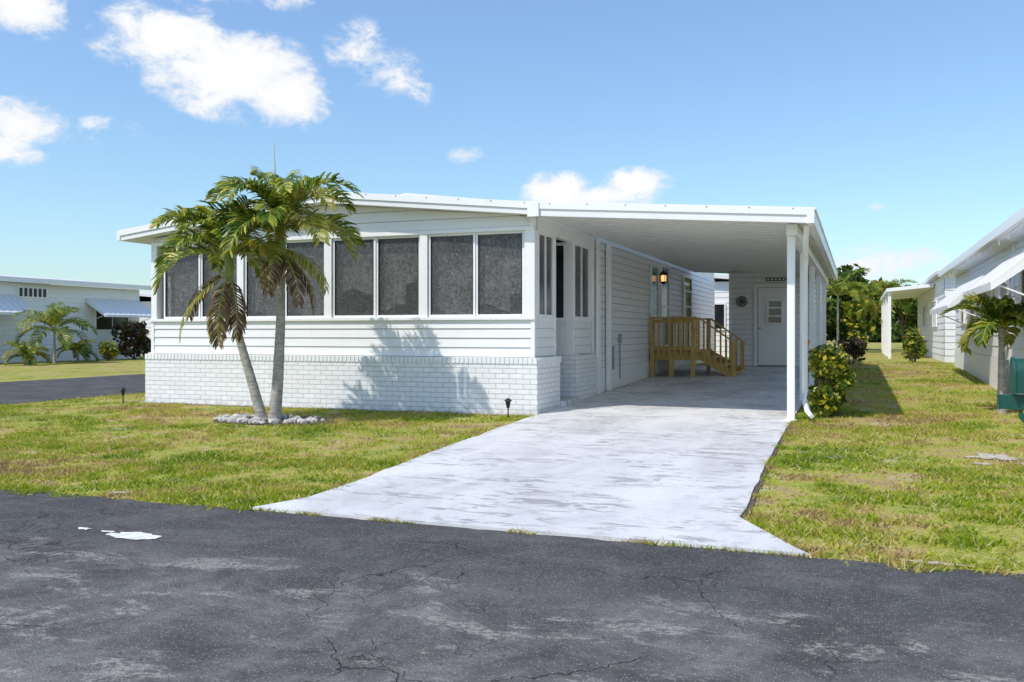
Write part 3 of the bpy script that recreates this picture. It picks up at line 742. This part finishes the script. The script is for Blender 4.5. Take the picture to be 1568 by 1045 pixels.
def trunk(mb,pts,r0,r1,k='bark'):
    P=[];n=40;m=len(pts)-1
    for i in range(n+1):
        t=i/n*m; j=min(int(t),m-1); f=t-j
        a,b=Vector(pts[j]),Vector(pts[j+1]); P.append(a.lerp(b,f))
    for _ in range(4):
        P=[P[0]]+[(P[i-1]+P[i]*2+P[i+1])/4 for i in range(1,n)]+[P[-1]]
    R=[(r0+(r1-r0)*min(1,(i/n)*1.3))*(1.45 if i==0 else 1.22 if i==1 else 1.1 if i==2 else 1)*(1+.05*(i%2)) for i in range(n+1)]
    mb.tube(P,R,k,12)

palm=empty('palm_tree',(-7.45,10.25,0))
mb=MB()
trunk(mb,[(-7.42,10.28,-.05),(-7.36,10.28,.6),(-7.33,10.3,1.4),(-7.34,10.3,2.35)],.085,.055)
trunk(mb,[(-7.55,10.22,-.05),(-7.70,10.18,.5),(-7.90,10.12,1.2),(-8.02,10.1,2.0)],.075,.048)
mb.obj('trunks',palm,smooth=True)
mb=MB()
mb.tube([(-7.34,10.3,2.2),(-7.34,10.3,2.4),(-7.34,10.3,2.75)],[.06,.075,.03],'gshaft',10)
mb.tube([(-8.02,10.1,1.9),(-8.02,10.1,2.1),(-8.02,10.1,2.4)],[.05,.065,.03],'gshaft',10)
mb.tube([(-7.36,10.3,2.7),(-7.40,10.28,3.2),(-7.42,10.27,3.80)],[.02,.012,.003],'rach',6)
mb.obj('crownshafts',palm,smooth=True)
mb=MB()
sd=100
def crown(c,n,L,e0,e1,k='palm',lf=.3,off=0,dr=(1.3,2.0)):
    global sd
    for i in range(n):
        az=2*math.pi*i/n*1.0+off+random.uniform(-.25,.25); sd+=1
        el=random.uniform(e0,e1)
        kk=k if random.random()>.18 else 'palm_y'
        frond(mb,c,az,el,L*random.uniform(.88,1.1),random.uniform(*dr),lf*random.uniform(.88,1.08),kk,sd,wid=.0155)
crown((-7.34,10.3,2.66),11,1.30,.9,1.35,off=.3,dr=(1.3,2.2),lf=.33); crown((-7.34,10.3,2.58),11,1.24,.3,.85,off=.1,dr=(1.1,1.8),lf=.35)
crown((-8.02,10.1,2.34),10,1.15,.7,1.25,off=.6,dr=(1.3,2.0),lf=.32); crown((-8.02,10.1,2.26),9,1.12,.1,.6,off=1.2,dr=(1.1,1.7),lf=.33)
mb.obj('fronds',palm)
mb=MB()
for i,(c,az,el,L) in enumerate([((-7.34,10.3,2.35),-.2,-.2,1.0),((-7.34,10.3,2.3),.3,-.6,.95),((-7.34,10.3,2.35),-1.2,-.5,.8),((-8.02,10.1,2.05),3.0,-.2,1.1),((-8.02,10.1,2.0),-2.4,-.5,1.15),((-8.02,10.1,2.0),-1.3,-.7,1.1),((-8.02,10.1,2.0),-.6,-.8,.95),((-7.34,10.3,2.3),-.6,-.4,1.0),((-8.02,10.1,2.0),2.6,-.6,1.1)]):
    frond(mb,c,az,el,L,1.15,.24,'palm_dead' if i%4 else 'palm_y',500+i,nn=34,vang=-.2,hang=.8,wid=.012)
mb.obj('dead_fronds',palm)

def small_palm(name,loc,h,L,n,lf=.25,lean=0,k='palm'):
    global mb
    e=empty(name,loc); x,y,z=loc
    m1=MB(); trunk(m1,[(x,y,z-.05),(x+lean*.5,y,z+h*.5),(x+lean,y,z+h)],.06,.04); m1.obj('trunk',e,smooth=True)
    old=mb; mb=MB()
    crown((x+lean,y,z+h),n,L,.5,1.3,k,lf); crown((x+lean,y,z+h),n//2,L,.1,.5,k,lf,off=1)
    mb.obj('fronds',e); mb=old
small_palm('palm_tree',(1.90,14.5,gz(2,14.5)),1.22,.75,12,.24,k='palm')
small_palm('palm_tree',(-29.5,26.6,0),1.3,1.6,10,.5)
small_palm('palm_tree',(-28.8,24.7,0),.3,.9,8,.3)
small_palm('palm_tree',(-30,28.2,0),.4,.9,8,.3)

# ------------------------------------------------------------ shrubs and trees
def leafcloud(mb,c,r,n,sz,k,seed,lumps=7,bottom=-.9):
    rd=random.Random(seed); cs=[]
    for i in range(lumps):
        t=rd.uniform(0,2*math.pi); q=rd.uniform(-.6,.75); rr=rd.uniform(.25,.62)
        cs.append((Vector((c[0]+r[0]*rr*math.cos(t),c[1]+r[1]*rr*math.sin(t),c[2]+r[2]*q)),rd.uniform(.3,.52)))
    for i in range(n):
        cc,s=cs[rd.randrange(lumps)]
        v=Vector((rd.gauss(0,1),rd.gauss(0,1),rd.gauss(0,1))).normalized()*(rd.random()**.35)*s
        p=cc+Vector((v.x*r[0],v.y*r[1],v.z*r[2]))
        if p.z<c[2]+r[2]*bottom: continue
        d=Vector((rd.gauss(0,1),rd.gauss(0,1),rd.gauss(0,.7))).normalized(); a=d.orthogonal().normalized()
        a=(a*math.cos(i)+d.cross(a)*math.sin(i)); L=sz*rd.uniform(.6,1.3); w=L*.32
        mb.mesh([p-d*L*.5,p+a*w,p+d*L*.5,p-a*w],[(0,1,2,3)],k)
def shrub(name,loc,r,n,sz,k,seed):
    e=empty(name,loc); m=MB(); x,y,z=loc
    for i in range(6):
        t=i*1.05; m.tube([(x+.03*math.cos(t),y+.03*math.sin(t),z-.03),(x+r[0]*.5*math.cos(t),y+r[1]*.5*math.sin(t),z+r[2]*1.2)],[.02,.008],'barkd',6)
    m.obj('stems',e); m=MB(); leafcloud(m,(x,y,z+r[2]),r,n,sz,k,seed,9); m.obj('leaves',e)
shrub('croton_shrub',(-.32,13.45,.03),(.48,.5,.50),2600,.085,'bush',3)
shrub('croton_shrub',(-.45,14.5,.05),(.35,.4,.42),1200,.08,'bush',4)
shrub('red_shrub',(-30.3,31.6,0),(1.0,.9,.85),900,.28,'redleaf',5)
shrub('shrub',(-.2,27,.3),(.5,.5,.4),700,.12,'redleaf',6)
shrub('shrub',(1.55,30,.3),(.45,.5,.5),900,.12,'bush',8)
shrub('shrub',(-30,29.8,0),(.5,.5,.45),400,.16,'bush',9)
def tree(name,loc,h,r,n,sz,seed,k='tree'):
    e=empty(name,loc); x,y,z=loc; m=MB(); rd=random.Random(seed)
    m.tube([(x,y,z-.1),(x+.05*h*rd.uniform(-1,1),y,z+h*.35),(x,y,z+h*.7)],[.05*h*.5,.035*h*.5,.015*h],'barkd',8)
    for i in range(7):
        t=rd.uniform(0,6.28); m.tube([(x,y,z+h*.35),(x+r[0]*.6*math.cos(t),y+r[1]*.6*math.sin(t),z+h*rd.uniform(.55,.85))],[.02*h*.5,.006*h],'barkd',6)
    m.obj('trunk',e,smooth=True); m=MB(); leafcloud(m,(x,y,z+h-r[2]),r,n,sz,k,seed,12,-1); m.obj('crown',e)
tree('tree',(-1.6,48,.3),4.0,(2.0,2,1.9),2600,.34,11)
tree('tree',(.2,52,.3),3.7,(1.9,2,1.7),2400,.34,12,'bush')
tree('tree',(-3.9,56,.3),5.0,(2.2,2,2.2),2400,.36,13)
tree('tree',(2.6,60,.3),4.2,(2.2,2,1.9),2400,.36,14)
small_palm('palm_tree',(-.9,44,.3),2.6,1.8,10,.5); small_palm('palm_tree',(1.3,47,.3),2.4,1.7,10,.5)
m=MB()
for i in range(46):
    x=-110+i*5+random.uniform(-2,2); h=random.uniform(2.6,4.6); y=95+random.uniform(-6,6)
    leafcloud(m,(x,y,h/2),(4.2,3,h/2+.3),420,.9,'tree',900+i,6,-1)
m.obj('distant_trees')

# ------------------------------------------------------------ garden bits
m=MB()
def lump(m,c,r,k,rd):
    bm=bmesh.new(); bmesh.ops.create_icosphere(bm,subdivisions=1,radius=1)
    sx,sy,sz=[rd.uniform(.6,1.2)*r for _ in range(3)]
    vs=[(c[0]+v.co.x*sx*rd.uniform(.8,1.15),c[1]+v.co.y*sy*rd.uniform(.8,1.15),c[2]+v.co.z*sz*.7*rd.uniform(.8,1.15)) for v in bm.verts]
    m.mesh(vs,[tuple(v.index for v in f.verts) for f in bm.faces],k); bm.free()
rd=random.Random(5)
for i in range(150):
    t=rd.uniform(0,2*math.pi); q=rd.uniform(.4,1.0)
    if rd.random()<.6 and (math.sin(t)>0 or math.cos(t)>.3): continue
    lump(m,(-7.45+.82*q*math.cos(t),10.22+.45*q*math.sin(t),.03),rd.uniform(.02,.09),'rock',rd)
for i in range(260):
    x=rd.uniform(-11.6,-4.35); lump(m,(x,12.3-abs(rd.gauss(0,.07))-.02,.008),rd.uniform(.012,.03),'rock',rd)
m.obj('white_rocks')
m=MB()
pp=[]
for i in range(36):
    t=2*math.pi*i/36; r=rd.uniform(.93,1.07); pp.append((-7.40+.92*r*math.cos(t),10.27+.57*r*math.sin(t),.012))
m.face(pp,'mulch')
for i in range(400):
    t=rd.uniform(0,6.28); q=math.sqrt(rd.random()); lump(m,(-7.4+.9*q*math.cos(t),10.27+.55*q*math.sin(t),.015),rd.uniform(.01,.03),'mulch',rd)
m.obj('mulch_bed')
m=MB(); m.face([(-11.8,12.08,.008),(-4.4,12.1,.008),(-4.36,12.32,.008),(-11.8,12.32,.008)],'peb'); m.obj('pebble_strip')
m=MB()
for i in range(len(R)-2):
    a,b=R[i+0],R[i+1]
    if a[1]<5.8: continue
    m.face([(a[0]-.005,a[1],.010),(a[0]+.035,a[1],.010),(b[0]+.035,b[1],.010),(b[0]-.005,b[1],.010)],'mulch')
m.obj('soil_edge')
def pathlight(loc):
    e=empty('path_light',loc); x,y,z=loc; m=MB()
    m.tube([(x,y,z-.05),(x,y,z+.14)],.010,'black',8); m.tube([(x,y,z+.14),(x,y,z+.16),(x,y,z+.23),(x,y,z+.24)],[.02,.025,.04,.04],'black',10)
    m.tube([(x,y,z+.24),(x,y,z+.25),(x,y,z+.28)],[.06,.055,.012],'black',12); m.obj('lamp_body',e)
pathlight((-4.62,11.85,0)); pathlight((-11.65,11.9,0))
mx,my=1.00,6.85
e=empty('mailbox',(mx,my,0)); m=MB()
def arch(m,x0,x1,y0,y1,z0,h,k):
    n=12; ym=(y0+y1)/2; r=(y1-y0)/2; prof=[(y0,z0),(y1,z0)]+[(ym+r*math.cos(math.pi*i/n),z0+h-r+r*math.sin(math.pi*i/n)) for i in range(n+1)]
    vs=[(x0,a,b) for a,b in prof]+[(x1,a,b) for a,b in prof]; q=len(prof)
    m.mesh(vs,[tuple(reversed(range(q))),tuple(range(q,2*q))]+[(i,(i+1)%q,(i+1)%q+q,i+q) for i in range(q)],k)
arch(m,mx-.03,mx+.45,my-.09,my+.09,.80,.23,'green'); arch(m,mx-.045,mx-.028,my-.1,my+.1,.79,.25,'green')
m.box(mx-.12,mx+.45,my-.045,my+.045,.69,.785,'green'); m.box(mx-.125,mx-.12,my-.05,my+.05,.685,.79,'green')
m.box(mx+.18,mx+.28,my-.05,my+.05,-.1,1.15,'green'); m.tube([(mx+.23,my,1.15),(mx+.23,my,1.2)],[.07,.03],'green',8)
m.slab([(mx-.0,my-.03,.69),(mx+.22,my-.03,.44),(mx+.22,my+.03,.44),(mx-.0,my+.03,.69)],.06,'green')
m.obj('mailbox_body',e,bevel=.006)
m=MB()
for i,s in enumerate((0,1)): m.box(mx+.03+i*.05,mx+.06+i*.05,my-.094,my-.0915,.88,.94,'trim')
m.box(mx+.15,mx+.17,my-.11,my-.095,.86,1.0,'orange')
m.obj('mailbox_number',e)

# ------------------------------------------------------------ world
world=bpy.data.worlds.new('World'); scene.world=world; world.use_nodes=True
nt=world.node_tree
for n in list(nt.nodes): nt.nodes.remove(n)
sunv=Vector((-.43,-.65,1.06)).normalized()
el=math.asin(sunv.z); rot=math.atan2(sunv.x,sunv.y)
sky=N(nt,'ShaderNodeTexSky',sky_type='NISHITA'); sky.sun_disc=False; sky.sun_elevation=el; sky.sun_rotation=rot
sky.air_density=1.0; sky.dust_density=.5; sky.ozone_density=2.0; sky.altitude=0
tc=N(nt,'ShaderNodeTexCoord'); sp=N(nt,'ShaderNodeSeparateXYZ'); nt.links.new(tc.outputs['Generated'],sp.inputs[0])
uu=math_(nt,'ARCTAN2',sp.outputs[0],sp.outputs[1])
hor=math_(nt,'SQRT',math_(nt,'ADD',math_(nt,'MULTIPLY',sp.outputs[0],sp.outputs[0]),math_(nt,'MULTIPLY',sp.outputs[1],sp.outputs[1])))
vv=math_(nt,'DIVIDE',sp.outputs[2],math_(nt,'MAXIMUM',hor,.001))
cb=N(nt,'ShaderNodeCombineXYZ'); nt.links.new(uu,cb.inputs[0]); nt.links.new(vv,cb.inputs[1])
nA=noise(nt,scaled(nt,cb.outputs[0],(1,1.5,1)),19,7,.66,.3); nB=noise(nt,cb.outputs[0],9,3,.6)
clouds=[(-42.0,.305,.070,.034,1),(-38.3,.275,.080,.042,1.15),(-35.3,.255,.048,.032,1.1),(-49.8,.325,.055,.032,1),(-49.8,.205,.046,.024,.8),(-50.8,.180,.04,.018,.75),
 (-30.8,.308,.036,.034,.6),(-28.3,.285,.036,.026,.5),(-27,.268,.02,.02,.4),(-17.9,.160,.040,.018,.9),(-13.2,.163,.038,.018,.9),(-15.6,.150,.080,.014,.9),
 (1.2,.070,.060,.020,.75),(4.6,.052,.050,.018,.7),(1.1,.129,.012,.006,.5),(-23.9,.196,.022,.012,.42),(-45.2,.205,.035,.014,.45),(-37.8,.362,.09,.016,.5),
 (80,.5,.35,.12,1),(170,.4,.5,.1,1),(-120,.5,.4,.12,1)]
tot=None
for az,v0,a,b,wt in clouds:
    mp=N(nt,'ShaderNodeVectorMath',operation='MULTIPLY_ADD'); nt.links.new(cb.outputs[0],mp.inputs[0])
    sx,sy=1/(a*1.35),1/(b*1.45)
    mp.inputs[1].default_value=(sx,sy,0); mp.inputs[2].default_value=(-math.radians(az)*sx,-v0*sy,0)
    ln=N(nt,'ShaderNodeVectorMath',operation='LENGTH'); nt.links.new(mp.outputs[0],ln.inputs[0])
    v=math_(nt,'MULTIPLY_ADD',ln.outputs['Value'],-wt,wt)
    tot=v if tot is None else math_(nt,'MAXIMUM',tot,v)
den=math_(nt,'ADD',tot,math_(nt,'MULTIPLY',math_(nt,'SUBTRACT',nA,.52),2.1))
den=math_(nt,'MULTIPLY',den,sstep(nt,tot,.0,.22))
mask=sstep(nt,den,.02,.62)
shade=ramp(nt,sstep(nt,math_(nt,'ADD',den,math_(nt,'MULTIPLY',math_(nt,'SUBTRACT',nB,.5),1.6)),.2,.9),[(0,(5.7,6.0,6.45)),(1,(6.8,6.8,6.8))])
# wide blue calibration of the clear sky by elevation (part of the sky itself)
tcol=ramp(nt,vv,[(0,(.80,.93,1.0)),(.12,(.86,.98,1.0)),(.45,(.86,.93,1.0)),(1,(.86,.90,1.0))])
t2=N(nt,'ShaderNodeVectorMath',operation='SCALE'); nt.links.new(tcol,t2.inputs[0])
sc=N(nt,'ShaderNodeMapRange'); nt.links.new(vv,sc.inputs[0]); sc.inputs[1].default_value=0; sc.inputs[2].default_value=.45; sc.inputs[3].default_value=1.02; sc.inputs[4].default_value=1.46
nt.links.new(sc.outputs[0],t2.inputs['Scale'])
tm=N(nt,'ShaderNodeVectorMath',operation='MULTIPLY'); nt.links.new(sky.outputs[0],tm.inputs[0]); nt.links.new(t2.outputs[0],tm.inputs[1])
fin=mix(nt,mask,tm.outputs[0],shade)
bg=N(nt,'ShaderNodeBackground'); bg.inputs[1].default_value=.15; nt.links.new(fin,bg.inputs[0])
wo=N(nt,'ShaderNodeOutputWorld'); nt.links.new(bg.outputs[0],wo.inputs[0])

sl=bpy.data.lights.new('sun','SUN'); sl.energy=3.6; sl.angle=math.radians(.7); sl.color=(1,.94,.85)
so=bpy.data.objects.new('sun',sl); scene.collection.objects.link(so); so.rotation_euler=sunv.to_track_quat('Z','Y').to_euler(); so.location=(-10,-15,25)

# ------------------------------------------------------------ camera
cam=bpy.data.cameras.new('camera'); co=bpy.data.objects.new('camera',cam); scene.collection.objects.link(co)
co.location=(0,0,1.2); co.rotation_euler=(math.radians(90),0,math.radians(21.05))
cam.sensor_width=36; cam.lens=36*1380/1568; cam.shift_y=-12.5/1568; cam.clip_end=3000; cam.clip_start=.05
scene.camera=co
